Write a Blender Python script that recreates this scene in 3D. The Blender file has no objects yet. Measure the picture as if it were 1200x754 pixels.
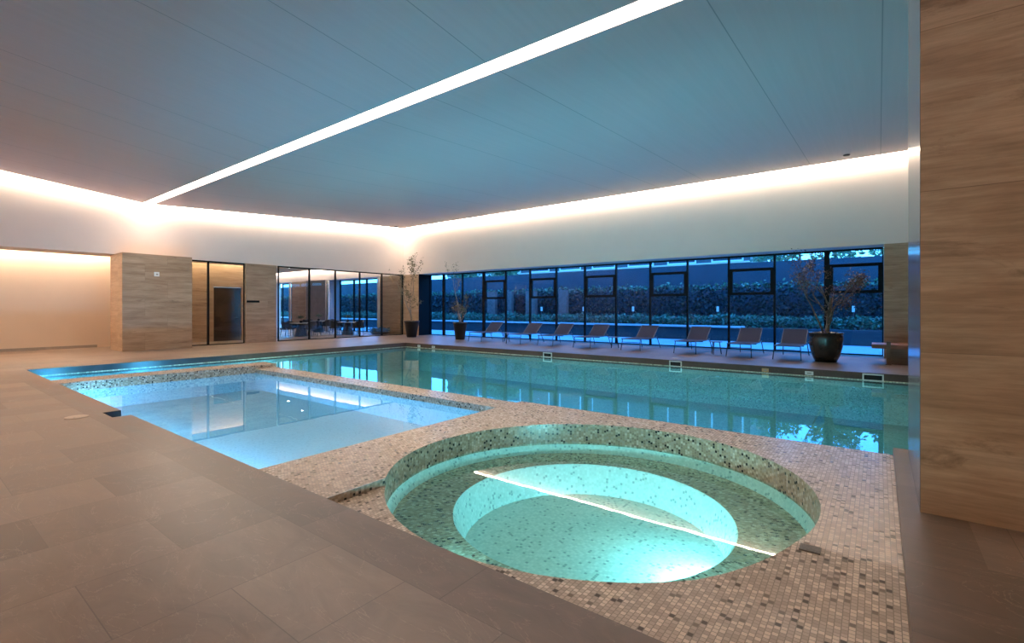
import bpy, math, random
from mathutils import Vector, Matrix, noise
S = bpy.context.scene
COL = S.collection
PI = math.pi
rnd = random.Random(7)

# ------------------------------------------------------------------ helpers
class MB:
    def __init__(s): s.v = []; s.f = []; s.uv = []      # uv: list per face or None
    def face(s, pts, uv=None):
        b = len(s.v); s.v += [tuple(p) for p in pts]
        s.f.append(tuple(range(b, b + len(pts)))); s.uv.append(uv)
    def mesh(s, vs, fs, uvs=None):
        b = len(s.v); s.v += [tuple(p) for p in vs]
        for i, f in enumerate(fs):
            s.f.append(tuple(b + k for k in f)); s.uv.append(uvs[i] if uvs else None)
    def box(s, x0, y0, z0, x1, y1, z1, M=None):
        v = [(x, y, z) for z in (z0, z1) for y in (y0, y1) for x in (x0, x1)]
        if M: v = [M @ Vector(p) for p in v]
        s.mesh(v, [(0, 2, 3, 1), (4, 5, 7, 6), (0, 1, 5, 4), (2, 6, 7, 3), (0, 4, 6, 2), (1, 3, 7, 5)])
    def tube(s, pts, r, n=8, cap=True):
        pts = [Vector(p) for p in pts]
        rs = r if isinstance(r, (list, tuple)) else [r] * len(pts)
        rings = []; up = None
        for i, p in enumerate(pts):
            d = (pts[min(i + 1, len(pts) - 1)] - pts[max(i - 1, 0)])
            d = d.normalized() if d.length > 1e-9 else Vector((0, 0, 1))
            if up is None:
                up = Vector((1, 0, 0)) if abs(d.x) < .9 else Vector((0, 1, 0))
            a = (up - d * up.dot(d))
            a = a.normalized() if a.length > 1e-6 else d.orthogonal().normalized()
            up = a; b = d.cross(a)
            rings.append([p + (a * math.cos(2 * PI * k / n) + b * math.sin(2 * PI * k / n)) * rs[i] for k in range(n)])
        vs = [q for r_ in rings for q in r_]; fs = []
        for i in range(len(rings) - 1):
            for k in range(n):
                fs.append((i * n + k, i * n + (k + 1) % n, (i + 1) * n + (k + 1) % n, (i + 1) * n + k))
        if cap:
            fs.append(tuple(range(n - 1, -1, -1))); m = (len(rings) - 1) * n
            fs.append(tuple(range(m, m + n)))
        s.mesh(vs, fs)
    def lathe(s, prof, c=(0, 0, 0), n=32, uvm=False):
        vs = []; fs = []; uvs = []
        acc = [0]
        for i in range(1, len(prof)):
            acc.append(acc[-1] + math.dist(prof[i], prof[i - 1]))
        for (r, z) in prof:
            for k in range(n):
                a = 2 * PI * k / n; vs.append((c[0] + r * math.cos(a), c[1] + r * math.sin(a), c[2] + z))
        for i in range(len(prof) - 1):
            for k in range(n):
                k2 = (k + 1) % n
                fs.append((i * n + k, i * n + k2, (i + 1) * n + k2, (i + 1) * n + k))
                R = max(prof[i][0], prof[i + 1][0])
                u0, u1 = 2 * PI * k / n * R, 2 * PI * (k + 1) / n * R
                uvs.append([(u0, acc[i]), (u1, acc[i]), (u1, acc[i + 1]), (u0, acc[i + 1])] if uvm else None)
        s.mesh(vs, fs, uvs)

def origin_of(p):
    o = Vector((0, 0, 0))
    while p is not None:
        o += p.location; p = p.parent
    return o

def obj(name, mb, mat=None, parent=None, smooth=False):
    me = bpy.data.meshes.new(name)
    off = origin_of(parent) if parent is not None else Vector((0, 0, 0))
    me.from_pydata([tuple(Vector(v) - off) for v in mb.v], [], mb.f)
    uvl = me.uv_layers.new(name='UVMap')
    i = 0
    for fi, p in enumerate(me.polygons):
        cu = mb.uv[fi]; n = p.normal
        for k, li in enumerate(p.loop_indices):
            if cu: uvl.data[li].uv = cu[k]
            else:
                v = mb.v[mb.f[fi][k]]
                a = (abs(n.x), abs(n.y), abs(n.z)); m = a.index(max(a))
                uvl.data[li].uv = (v[1], v[2]) if m == 0 else (v[0], v[2]) if m == 1 else (v[0], v[1])
        if smooth: p.use_smooth = True
    me.update()
    o = bpy.data.objects.new(name, me)
    if mat: me.materials.append(mat)
    COL.objects.link(o)
    if parent is not None: o.parent = parent
    return o

def thing(name, label, cat, loc=(0, 0, 0), rz=0, group=None):
    o = bpy.data.objects.new(name, None); COL.objects.link(o)
    o.empty_display_size = .1
    o.location = loc; o.rotation_euler = (0, 0, rz)
    return tag(o, label, cat, group)

def tag(o, label, cat, group=None, kind=None):
    o['label'] = label; o['category'] = cat
    if group: o['group'] = group
    if kind: o['kind'] = kind
    return o

def struct(name, mb, mat, smooth=False):
    o = obj(name, mb, mat, None, smooth); o['kind'] = 'structure'; return o

def dup(root, loc, rz=0, label=None):
    def cp(o, par):
        c = o.copy(); COL.objects.link(c)
        if par is not None: c.parent = par
        for ch in [q for q in bpy.data.objects if q.parent == o]: cp(ch, c)
        return c
    r = cp(root, None); r.location = loc; r.rotation_euler = (0, 0, rz)
    if label: r['label'] = label
    return r

# ------------------------------------------------------------------ materials
def newmat(name):
    m = bpy.data.materials.new(name); m.use_nodes = True
    nt = m.node_tree; nt.nodes.clear()
    return m, nt
def N(nt, typ, **kw):
    n = nt.nodes.new(typ)
    for k, v in kw.items():
        if k.startswith('i_'):
            key = k[2:]
            key = int(key) if key.isdigit() else key.replace('_', ' ')
            n.inputs[key].default_value = v
        else: setattr(n, k, v)
    return n
def L(nt, a, b): nt.links.new(a, b)
def c4(c): return (c[0], c[1], c[2], 1)
def finish(nt, sh):
    o = N(nt, 'ShaderNodeOutputMaterial'); L(nt, sh, o.inputs['Surface'])
def ramp(nt, fac, stops, interp='LINEAR'):
    r = N(nt, 'ShaderNodeValToRGB'); cr = r.color_ramp; cr.interpolation = interp
    while len(cr.elements) < len(stops): cr.elements.new(.5)
    for e, (p, c) in zip(cr.elements, stops): e.position = p; e.color = c4(c)
    L(nt, fac, r.inputs['Fac']); return r.outputs['Color']
def math_(nt, op, a, b=None, c=None):
    n = N(nt, 'ShaderNodeMath', operation=op)
    for i, x in enumerate((a, b, c)):
        if x is None: continue
        if hasattr(x, 'links'): L(nt, x, n.inputs[i])
        else: n.inputs[i].default_value = x
    return n.outputs[0]
def mixc(nt, fac, a, b, blend='MIX'):
    n = N(nt, 'ShaderNodeMix', data_type='RGBA', blend_type=blend)
    for i, x in ((0, fac), (6, a), (7, b)):
        if hasattr(x, 'links'): L(nt, x, n.inputs[i])
        else: n.inputs[i].default_value = x if i == 0 else c4(x)
    return n.outputs[2]

def plain(name, col, rough=.5, metal=0., var=.08, scale=6., spec=.5):
    m, nt = newmat(name)
    tc = N(nt, 'ShaderNodeTexCoord'); nz = N(nt, 'ShaderNodeTexNoise', i_Scale=scale, i_Detail=3.)
    L(nt, tc.outputs['Object'], nz.inputs['Vector'])
    col1 = tuple(x * (1 - var) for x in col); col2 = tuple(min(1, x * (1 + var)) for x in col)
    c = ramp(nt, nz.outputs['Fac'], [(.3, col1), (.7, col2)])
    b = N(nt, 'ShaderNodeBsdfPrincipled', i_Roughness=rough, i_Metallic=metal)
    b.inputs['Specular IOR Level'].default_value = spec
    L(nt, c, b.inputs['Base Color']); finish(nt, b.outputs[0]); return m

def emit(name, col, strength):
    m, nt = newmat(name)
    e = N(nt, 'ShaderNodeEmission', i_Color=c4(col), i_Strength=strength); finish(nt, e.outputs[0]); return m

def sheet(name, tint, r0, rough=0., bump=0., bscale=1., amax=1.):
    """clear surface: Schlick mix of transparency and mirror, the same from both sides"""
    m, nt = newmat(name)
    lw = N(nt, 'ShaderNodeLayerWeight', i_Blend=.5)
    p = math_(nt, 'POWER', lw.outputs['Facing'], 5.)
    r = math_(nt, 'MULTIPLY_ADD', p, amax - r0, r0)
    t = N(nt, 'ShaderNodeBsdfTransparent', i_Color=c4(tint))
    g = N(nt, 'ShaderNodeBsdfGlossy', i_Roughness=rough, i_Color=(1, 1, 1, 1))
    if bump:
        tc = N(nt, 'ShaderNodeTexCoord'); nz = N(nt, 'ShaderNodeTexNoise', i_Scale=bscale, i_Detail=2.)
        L(nt, tc.outputs['Object'], nz.inputs['Vector'])
        bp = N(nt, 'ShaderNodeBump', i_Strength=bump, i_Distance=.02)
        L(nt, nz.outputs['Fac'], bp.inputs['Height']); L(nt, bp.outputs[0], g.inputs['Normal'])
    mx = N(nt, 'ShaderNodeMixShader')
    L(nt, r, mx.inputs[0]); L(nt, t.outputs[0], mx.inputs[1]); L(nt, g.outputs[0], mx.inputs[2])
    finish(nt, mx.outputs[0]); return m

def mosaic(name, stops, grout, size=.031, rough=.26, gw=.07):
    m, nt = newmat(name)
    tc = N(nt, 'ShaderNodeTexCoord'); sx = N(nt, 'ShaderNodeSeparateXYZ'); L(nt, tc.outputs['UV'], sx.inputs[0])
    u = math_(nt, 'DIVIDE', sx.outputs[0], size); v = math_(nt, 'DIVIDE', sx.outputs[1], size)
    col = math_(nt, 'FLOOR', u)
    off = math_(nt, 'MULTIPLY', math_(nt, 'MODULO', col, 2.), .5)
    v2 = math_(nt, 'ADD', v, off); row = math_(nt, 'FLOOR', v2)
    cb = N(nt, 'ShaderNodeCombineXYZ'); L(nt, col, cb.inputs[0]); L(nt, row, cb.inputs[1])
    wn = N(nt, 'ShaderNodeTexWhiteNoise', noise_dimensions='2D'); L(nt, cb.outputs[0], wn.inputs['Vector'])
    c = ramp(nt, wn.outputs['Value'], stops, 'CONSTANT')  # tile colours
    fu = math_(nt, 'FRACT', u); fv = math_(nt, 'FRACT', v2)
    e = math_(nt, 'MINIMUM', math_(nt, 'MINIMUM', fu, math_(nt, 'SUBTRACT', 1., fu)), math_(nt, 'MINIMUM', fv, math_(nt, 'SUBTRACT', 1., fv)))
    g = math_(nt, 'LESS_THAN', e, gw)
    cc = mixc(nt, g, c, grout)
    b = N(nt, 'ShaderNodeBsdfPrincipled', i_Roughness=rough); L(nt, cc, b.inputs['Base Color'])
    finish(nt, b.outputs[0]); return m

def slabs(name, base, w, h, rough, seed=0., seedy=0., vary=.16, joint=.004, rot=True):
    """large honed stone slabs with soft clouding, thin veins and fine joints"""
    m, nt = newmat(name)
    tc = N(nt, 'ShaderNodeTexCoord')
    mp = N(nt, 'ShaderNodeMapping'); mp.inputs['Rotation'].default_value = (0, 0, PI / 2 if rot else 0)
    mp.inputs['Location'].default_value = (seed, seedy, 0)
    L(nt, tc.outputs['UV'], mp.inputs['Vector'])
    br = N(nt, 'ShaderNodeTexBrick', offset=.37, i_Scale=1.)
    for k, val in (('Mortar Size', joint), ('Mortar Smooth', .3), ('Bias', 0.), ('Brick Width', w), ('Row Height', h)):
        br.inputs[k].default_value = val
    br.inputs['Color1'].default_value = (0, 0, 0, 1); br.inputs['Color2'].default_value = (1, 1, 1, 1)
    br.inputs['Mortar'].default_value = (.5, .5, .5, 1)
    L(nt, mp.outputs[0], br.inputs['Vector'])
    lo = tuple(x * (1 - vary) for x in base); hi = tuple(x * (1 + vary) for x in base)
    c0 = mixc(nt, br.outputs['Color'], lo, hi)
    n1 = N(nt, 'ShaderNodeTexNoise', i_Scale=1.6, i_Detail=8., i_Roughness=.65, i_Distortion=1.2)
    mp2 = N(nt, 'ShaderNodeMapping'); mp2.inputs['Scale'].default_value = (1., 2.4, 1.); mp2.inputs['Rotation'].default_value = (0, 0, .5)
    L(nt, tc.outputs['Object'], mp2.inputs['Vector']); L(nt, mp2.outputs[0], n1.inputs['Vector'])
    cl = ramp(nt, n1.outputs['Fac'], [(.3, (.78, .77, .76)), (.7, (1.18, 1.17, 1.16))])
    c1 = mixc(nt, 1., c0, cl, 'MULTIPLY')
    n2 = N(nt, 'ShaderNodeTexNoise', i_Scale=.9, i_Detail=6., i_Roughness=.6, i_Distortion=2.5)
    L(nt, mp2.outputs[0], n2.inputs['Vector'])
    d = math_(nt, 'ABSOLUTE', math_(nt, 'SUBTRACT', n2.outputs['Fac'], .5))
    vein = math_(nt, 'MULTIPLY', math_(nt, 'LESS_THAN', d, .0038), .42)
    c2 = mixc(nt, vein, c1, tuple(min(1, x * 2.0) for x in base))
    c3 = mixc(nt, math_(nt, 'MULTIPLY', br.outputs['Fac'], .55), c2, tuple(x * .5 for x in base))
    b = N(nt, 'ShaderNodeBsdfPrincipled', i_Roughness=rough); L(nt, c3, b.inputs['Base Color'])
    rr = math_(nt, 'MULTIPLY_ADD', n1.outputs['Fac'], .2, rough - .1); L(nt, rr, b.inputs['Roughness'])
    finish(nt, b.outputs[0]); return m

def travertine(name, stops, rough, zs=1., pw=1.6, ph=.62, joints=True, dark=.6):
    """vein-cut stone: long level bands, a few dark pitted bands, thin panel joints"""
    m, nt = newmat(name)
    tc = N(nt, 'ShaderNodeTexCoord')
    br = N(nt, 'ShaderNodeTexBrick', offset=.43, i_Scale=1.)
    for k, val in (('Mortar Size', .003), ('Mortar Smooth', .2), ('Bias', 0.), ('Brick Width', pw), ('Row Height', ph)):
        br.inputs[k].default_value = val
    br.inputs['Color1'].default_value = (0, 0, 0, 1); br.inputs['Color2'].default_value = (1, 1, 1, 1)
    br.inputs['Mortar'].default_value = (.5, .5, .5, 1)
    L(nt, tc.outputs['UV'], br.inputs['Vector'])
    sc = N(nt, 'ShaderNodeVectorMath', operation='MULTIPLY'); sc.inputs[1].default_value = (.55, .55, 5. * zs)
    L(nt, tc.outputs['Object'], sc.inputs[0])
    sh = N(nt, 'ShaderNodeVectorMath', operation='MULTIPLY_ADD'); L(nt, br.outputs['Color'], sh.inputs[0])
    sh.inputs[1].default_value = (3., 2., 9.); L(nt, sc.outputs[0], sh.inputs[2])
    n1 = N(nt, 'ShaderNodeTexNoise', i_Scale=1.2, i_Detail=7., i_Roughness=.62, i_Distortion=.35); L(nt, sh.outputs[0], n1.inputs['Vector'])
    c = ramp(nt, n1.outputs['Fac'], stops)
    sf = N(nt, 'ShaderNodeVectorMath', operation='MULTIPLY'); sf.inputs[1].default_value = (2.5, 2.5, 60. * zs); L(nt, tc.outputs['Object'], sf.inputs[0])
    n2 = N(nt, 'ShaderNodeTexNoise', i_Scale=1., i_Detail=4., i_Roughness=.7); L(nt, sf.outputs[0], n2.inputs['Vector'])
    f = ramp(nt, n2.outputs['Fac'], [(.3, (.78, .76, .74)), (.7, (1.14, 1.14, 1.14))])
    c = mixc(nt, 1., c, f, 'MULTIPLY')
    n3 = N(nt, 'ShaderNodeTexNoise', i_Scale=.9, i_Detail=9., i_Roughness=.75, i_Distortion=.8)
    s3 = N(nt, 'ShaderNodeVectorMath', operation='MULTIPLY'); s3.inputs[1].default_value = (.9, .9, 6. * zs); L(nt, tc.outputs['Object'], s3.inputs[0])
    L(nt, s3.outputs[0], n3.inputs['Vector'])
    dk = ramp(nt, n3.outputs['Fac'], [(.56, (0, 0, 0)), (.67, (dark, dark, dark))])
    c = mixc(nt, dk, c, tuple(x * .55 for x in stops[0][1]))
    if joints: c = mixc(nt, math_(nt, 'MULTIPLY', br.outputs['Fac'], .6), c, tuple(x * .5 for x in stops[0][1]))
    b = N(nt, 'ShaderNodeBsdfPrincipled', i_Roughness=rough); L(nt, c, b.inputs['Base Color'])
    finish(nt, b.outputs[0]); return m

M = {}
M['floor'] = slabs('honed_brown_stone', (.19, .132, .10), 1.36, .69, .34, seed=.63, vary=.24, joint=.003)
M['floor_edge'] = slabs('honed_brown_stone_border', (.165, .112, .085), 1.36, .39, .36, seed=-.06, seedy=-.18, rot=False)
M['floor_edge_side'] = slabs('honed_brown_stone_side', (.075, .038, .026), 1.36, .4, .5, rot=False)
M['dark_stone'] = plain('dark_riser_stone', (.045, .042, .05), .3, var=.25, scale=3)  # near-black stone tone for the left and near risers
M['lounge_floor'] = slabs('pale_stone_floor', (.42, .36, .31), 1.2, .6, .25)
T_STOPS = [(.22, (.27, .165, .098)), (.45, (.38, .25, .16)), (.62, (.46, .32, .215)), (.85, (.54, .39, .27))]
M['trav'] = travertine('vein_cut_travertine', T_STOPS, .38)
M['trav_big'] = travertine('vein_cut_travertine_large', [(p, tuple(q * 1.25 for q in c)) for p, c in T_STOPS], .42, zs=.55, pw=2.4, ph=1.18, dark=.75)
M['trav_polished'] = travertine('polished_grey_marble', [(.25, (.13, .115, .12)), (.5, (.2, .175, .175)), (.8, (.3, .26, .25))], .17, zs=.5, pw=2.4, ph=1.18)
M['plaster'] = plain('white_plaster', (.79, .67, .615), .75, var=.015, scale=1.5, spec=.2)
M['peach'] = plain('warm_plaster', (.80, .66, .53), .75, var=.015, scale=1.5, spec=.2)
M['soffit'] = plain('soffit_paint', (.6, .58, .56), .6, var=.02)
M['baseboard'] = plain('grey_metal_skirting', (.35, .31, .27), .35)
M['black'] = plain('black_window_metal', (.006, .006, .007), .6, var=.1, spec=.15)
M['black_gloss'] = plain('glazed_black_pot', (.022, .018, .016), .22, var=.3)
M['black_matte'] = plain('matt_black_pot', (.016, .014, .014), .5, var=.3)
M['soil'] = plain('potting_soil', (.03, .02, .014), .9, var=.5, scale=30)
M['bark'] = plain('grey_brown_bark', (.11, .075, .05), .8, var=.4, scale=25)
M['bark_pale'] = plain('pale_bark', (.24, .19, .14), .8, var=.3, scale=25)
M['leaf_dry'] = plain('russet_leaf', (.09, .042, .022), .6, var=.5, scale=9)
M['leaf_olive'] = plain('olive_leaf', (.10, .085, .04), .6, var=.45, scale=9)
M['fabric'] = plain('mauve_grey_sling_fabric', (.034, .036, .060), .85, var=.06, scale=40, spec=.15)
M['frame'] = plain('charcoal_metal', (.03, .03, .035), .4)
M['wood'] = plain('red_brown_timber', (.25, .09, .045), .4, var=.3, scale=4)
M['bench_stone'] = travertine('brown_bench_stone', [(.2, (.13, .075, .045)), (.8, (.24, .15, .1))], .4)
M['door'] = plain('dark_brown_lacquer', (.030, .017, .013), .18, var=.25, scale=3)
M['chrome'] = plain('brushed_steel', (.6, .6, .6), .25, metal=1.)
M['white_plastic'] = plain('white_plastic', (.78, .76, .72), .4, var=.02)
M['dark_void'] = plain('dark_opening', (.01, .01, .01), .8)
M['glass'] = sheet('window_glass', (.58, .82, .99), .016, amax=.7)
M['glass_clear'] = sheet('clear_glass', (.97, .97, .95), .025)
M['chair'] = plain('dark_upholstery', (.035, .032, .035), .7, var=.2, scale=20)
M['table_top'] = plain('pale_table_top', (.42, .42, .43), .2)
M['table_base'] = plain('dark_table_base', (.03, .026, .026), .4)
M['curtain'] = plain('white_upright', (.8, .79, .76), .8)
M['leaf_green'] = plain('bonsai_leaf', (.05, .09, .045), .6, var=.4, scale=30)

tan = [(0, (.76, .60, .47)), (.30, (.54, .41, .315)), (.52, (.48, .365, .28)), (.72, (.58, .44, .34)), (.93, (.11, .078, .055)), (.965, (.235, .17, .125))]
mixg = [(0, (.37, .28, .20)), (.25, (.50, .40, .30)), (.45, (.29, .22, .16)), (.65, (.62, .52, .42)), (.78, (.40, .34, .28)), (.91, (.022, .02, .02))]
M['mos_tan'] = mosaic('beige_mosaic', tan, (.30, .235, .185))
M['mos_mix'] = mosaic('mixed_grey_mosaic', mixg, (.42, .34, .27), size=.029)
aqua = [(0, (.68, .78, .77)), (.3, (.55, .67, .66)), (.6, (.61, .72, .71)), (.93, (.30, .42, .43))]
M['mos_pool'] = mosaic('pale_pool_mosaic', aqua, (.62, .7, .69), size=.03)
white = [(0, (.54, .68, .76)), (.5, (.47, .61, .70)), (.92, (.36, .50, .60))]
M['mos_white'] = mosaic('white_pool_mosaic', white, (.5, .6, .68), size=.03)
M['mos_teal'] = mosaic('sea_green_pool_mosaic', [(0, (.40, .56, .53)), (.35, (.28, .45, .42)), (.7, (.34, .50, .46)), (.93, (.18, .30, .28))], (.4, .5, .48), size=.03)
M['mos_cream'] = mosaic('cream_waterline_tile', [(0, (.75, .68, .52)), (.5, (.62, .55, .42)), (.9, (.4, .34, .26))], (.3, .27, .2), size=.06)
M['w_main'] = sheet('pool_water', (.46, .85, .88), .02, bump=.022, bscale=1.3)
M['w_kid'] = sheet('paddling_water', (.54, .86, .99), .02, bump=.03, bscale=1.3)
M['w_tub'] = sheet('tub_water', (.62, .93, .88), .02, bump=.05, bscale=1.6)

# ceiling paint: grey reddened to offset cyan pool light, with faint brushed grain and fine panel joints
def ceiling_mat():
    m, nt = newmat('reddened_grey_ceiling_paint')
    tc = N(nt, 'ShaderNodeTexCoord'); sx = N(nt, 'ShaderNodeSeparateXYZ'); L(nt, tc.outputs['Object'], sx.inputs[0])
    sc = N(nt, 'ShaderNodeVectorMath', operation='MULTIPLY'); sc.inputs[1].default_value = (14., .35, 1.); L(nt, tc.outputs['Object'], sc.inputs[0])
    n1 = N(nt, 'ShaderNodeTexNoise', i_Scale=1., i_Detail=4.); L(nt, sc.outputs[0], n1.inputs['Vector'])
    c = ramp(nt, n1.outputs['Fac'], [(.3, (.62, .50, .52)), (.7, (.65, .525, .545))])
    tot = None
    for x in (-15.0, -13.4, -11.85, -8.25, -6.6, -4.97, -1.74, .04, 2.5, -18.2, -20.0):
        d = math_(nt, 'LESS_THAN', math_(nt, 'ABSOLUTE', math_(nt, 'SUBTRACT', sx.outputs[0], x)), .008)
        tot = d if tot is None else math_(nt, 'MAXIMUM', tot, d)
    c = mixc(nt, math_(nt, 'MULTIPLY', tot, .5), c, (.08, .09, .1))
    b = N(nt, 'ShaderNodeBsdfPrincipled', i_Roughness=.55); L(nt, c, b.inputs['Base Color']); finish(nt, b.outputs[0]); return m
M['ceil'] = ceiling_mat()

WARM = (1., .83, .64)
M['cove'] = emit('cove_led', WARM, 46.)
M['slot'] = emit('slot_led', (1., .84, .68), 20.)
M['lounge_cove'] = emit('lounge_cove_led', (1., .87, .74), 34.)
M['downlight'] = emit('downlight_led', (1., .9, .78), 60.)
M['lamp_blue'] = emit('pool_lamp_blue', (.55, .82, 1.), 40.)
M['lamp_cyan'] = emit('pool_lamp_cyan', (.5, 1., .95), 40.)

# ------------------------------------------------------------------ setting
XL, YR = -21.9, 18.3          # the two tall plastered walls
XR, YB = 6.0, -3.2
ZD = -.08                     # mosaic deck level
b = MB()                      # stone floor around the pools
b.box(-24.2, YB, -.12, XR, 1.74, 0)
for r in ((-24.2, 1.74, -16.6, 2.13), (-24.2, 2.13, -17.0, 19.2), (-17.0, 14.4, XR, 19.2), (.5, 2.13, XR, 6.35), (1.9, 6.35, XR, 14.4), (.5, 1.74, XR, 2.13)):
    b.box(r[0], r[1], -.22, r[2], r[3], 0)
struct('floor', b, M['floor'])
b = MB()                      # border course of slabs along the water
for r in ((-16.6, 1.92, -8.9, 2.13), (-16.6, 1.74, .5, 1.92), (-8.4, 1.92, .5, 2.13), (-17.0, 2.13, -16.6, 14.4), (-16.6, 14.0, 1.9, 14.4), (.12, 2.13, .5, 6.62), (1.6, 6.62, 1.9, 14.0), (.5, 6.35, 1.9, 6.62)):
    b.box(r[0], r[1], -.22, r[2], r[3], 0)
struct('trim_1', b, M['floor_edge'])
b = MB()
b.box(-38, 9.0, -.12, -24.2, 19.2, 0)
struct('floor_lounge', b, M['lounge_floor'])

# ceiling: two planes folding down to the light slot
SL0, SL1, ZS = 5.84, 6.16, 5.42
def slope_quad(b, x0, x1, ya, za, yb, zb, t=.12):
    v = [(x0, ya, za), (x1, ya, za), (x1, yb, zb), (x0, yb, zb)]
    v += [(x, y, z + t) for x, y, z in v]
    b.mesh(v, [(0, 3, 2, 1), (4, 5, 6, 7), (0, 1, 5, 4), (1, 2, 6, 5), (2, 3, 7, 6), (3, 0, 4, 7)])
b = MB()
ZLB = ZS + .105 * (SL0 - YB)
slope_quad(b, XL + .22, XR, YB + .3, ZS + .105 * (SL0 - YB - .3), SL0, ZS)
slope_quad(b, XL + .22, XR, SL1, ZS, YR - .2, 6.1)
struct('ceiling', b, M['ceil'])
b = MB()                      # upper lid that closes the recesses
b.box(XL - .3, YB, 7.0, XR, YR + .2, 7.1)
struct('ceiling_void', b, M['plaster'])
# slot channel
b = MB()
b.box(XL + .22, SL0 - .03, ZS + .02, .24, SL0 - .002, ZS + .26); b.box(XL + .22, SL1 + .002, ZS + .02, .24, SL1 + .03, ZS + .26)
b.box(XL + .22, SL0 - .03, ZS + .26, .24, SL1 + .03, ZS + .3)
struct('trim_2', b, M['plaster'])
slot = thing('light_slot', 'long white light slot running across the folded blue ceiling', 'light', (-10, 6, ZS + .1))
b = MB(); b.box(XL + .24, SL0, ZS + .10, .23, SL1, ZS + .13); obj('diffuser', b, M['slot'], slot)
# coves along the walls
cv = thing('cove_light', 'cove light strip above the tall wall over the window row', 'light', (-10, 18.2, 6.2), group='cove lights')
b = MB(); b.box(XL + .2, YR - .185, 6.12, XR, YR - .02, 6.15); obj('led_strip', b, M['cove'], cv)
cv = thing('cove_light', 'cove light strip above the left wall over the glass partition', 'light', (XL + .1, 6, 5.8), group='cove lights')
b = MB()
def cove_seg(b, y0, z0, y1, z1):
    v = []
    for x in (XL + .02, XL + .2):
        v += [(x, y0, z0), (x, y1, z1)]
    v += [(x, y, z + .03) for x, y, z in v]
    b.mesh(v, [(0, 1, 3, 2), (4, 6, 7, 5), (0, 2, 6, 4), (1, 5, 7, 3), (0, 4, 5, 1), (2, 3, 7, 6)])
cove_seg(b, SL1, ZS + .03, YR - .05, 6.12); cove_seg(b, YB + .3, ZLB + .0, SL1, ZS + .03)
obj('led_strip', b, M['cove'], cv)
cv = thing('cove_light', 'cove light strip along the top of the near wall behind the viewer', 'light', (-9, YB + .1, 6.2), group='cove lights')
b = MB(); b.box(XL + .3, YB + .04, ZLB + .02, XR - .1, YB + .2, ZLB + .05); obj('led_strip', b, emit('rear_fill_led', WARM, 28.), cv)  # unseen strip added as fill for the pillar and near floor
# recess lids over the coves
b = MB(); b.box(XL, YR - .2, 6.4, XR, YR, 6.45); b.box(XL, YR - .24, 6.1, XR, YR - .2, 6.45)
struct('trim_3', b, M['plaster'])
b = MB()
def cove_lid(b, y0, z0, y1, z1):
    slope = [(XL, y0, z0 + .3), (XL + .22, y0, z0 + .3), (XL + .22, y1, z1 + .3), (XL, y1, z1 + .3)]
    v = slope + [(x, y, z + .04) for x, y, z in slope]
    b.mesh(v, [(0, 3, 2, 1), (4, 5, 6, 7), (0, 1, 5, 4), (1, 2, 6, 5), (2, 3, 7, 6), (3, 0, 4, 7)])
    v = [(XL + .22, y0, z0), (XL + .26, y0, z0), (XL + .26, y1, z1), (XL + .22, y1, z1)]
    v = v + [(x, y, z + .34) for x, y, z in v]
    b.mesh(v, [(0, 3, 2, 1), (4, 5, 6, 7), (0, 1, 5, 4), (1, 2, 6, 5), (2, 3, 7, 6), (3, 0, 4, 7)])
cove_lid(b, SL1, ZS, YR - .2, 6.1); cove_lid(b, YB, ZLB, SL1, ZS)
struct('trim_4', b, M['plaster'])

# tall plastered walls
b = MB()
b.box(XL - .25, YB, 3.47, XL, YR + .2, 7.0)
struct('wall_left', b, M['plaster'])
b = MB()
b.box(XL - .0, YR, 3.45, XR, YR + .2, 7.0)
struct('wall_window', b, M['plaster'])
b = MB(); b.box(-38, YR + .2, 3.45, XR, YR + .95, 3.52); struct('ceiling_soffit', b, M['soffit'])
b = MB(); b.box(-23.2, YB, 3.475, XL - .25, 12.0, 3.6); b.box(-23.25, YB, 3.475, -23.2, 12.0, 3.95); b.box(-24.4, YB, 3.92, -23.2, 12.0, 3.97); struct('ceiling_corridor', b, M['peach'])
# rear walls (behind the camera) and right side
b = MB(); b.box(-24.4, YB - .2, 0, XR + .2, YB, 7.0); struct('wall_rear', b, M['plaster'])
b = MB(); b.box(XR, YB, 0, XR + .2, YR, 7.0); struct('wall_right', b, M['trav'])
# big pillar: face block and polished flank
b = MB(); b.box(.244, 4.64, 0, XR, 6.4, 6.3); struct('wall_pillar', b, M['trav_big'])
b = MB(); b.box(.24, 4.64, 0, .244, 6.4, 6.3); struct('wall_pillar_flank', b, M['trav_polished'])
# stone piers of the window wall
b = MB(); b.box(XL, YR, 0, -20.6, YR + .9, 3.45); struct('wall_pier_left', b, M['trav'])
b = MB(); b.box(-20.6, YR + .01, 0, -20.585, YR + .9, 3.45); struct('trim_5', b, M['black'])
b = MB(); b.box(.12, YR, 0, XR, YR + .9, 3.45); struct('wall_pier_right', b, M['trav'])
# left side: peach wall, pier, stone pieces
b = MB(); b.box(-24.4, YB, 0, -24.2, 7.0, 3.92); struct('wall_far_left', b, M['peach'])
b = MB(); b.box(-24.4, 7.0, 0, -24.2, 9.19, 3.92); b.box(-24.4, 10.40, 0, -24.2, 12.0, 3.92); b.box(-24.4, 9.19, 2.5, -24.2, 10.40, 3.92)
struct('wall_corridor', b, M['trav'])
b = MB(); b.box(-24.2, YB, 0, -24.18, 5.06, .1); struct('baseboard_left', b, M['baseboard'])
b = MB(); b.box(-22.4, 5.06, 0, -20.95, 7.2, 3.47); struct('wall_pier', b, M['trav'])
b = MB(); b.box(-22.0, 9.56, 0, XL + .05, 10.90, 3.47); struct('wall_stone_panel', b, M['trav'])
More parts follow.
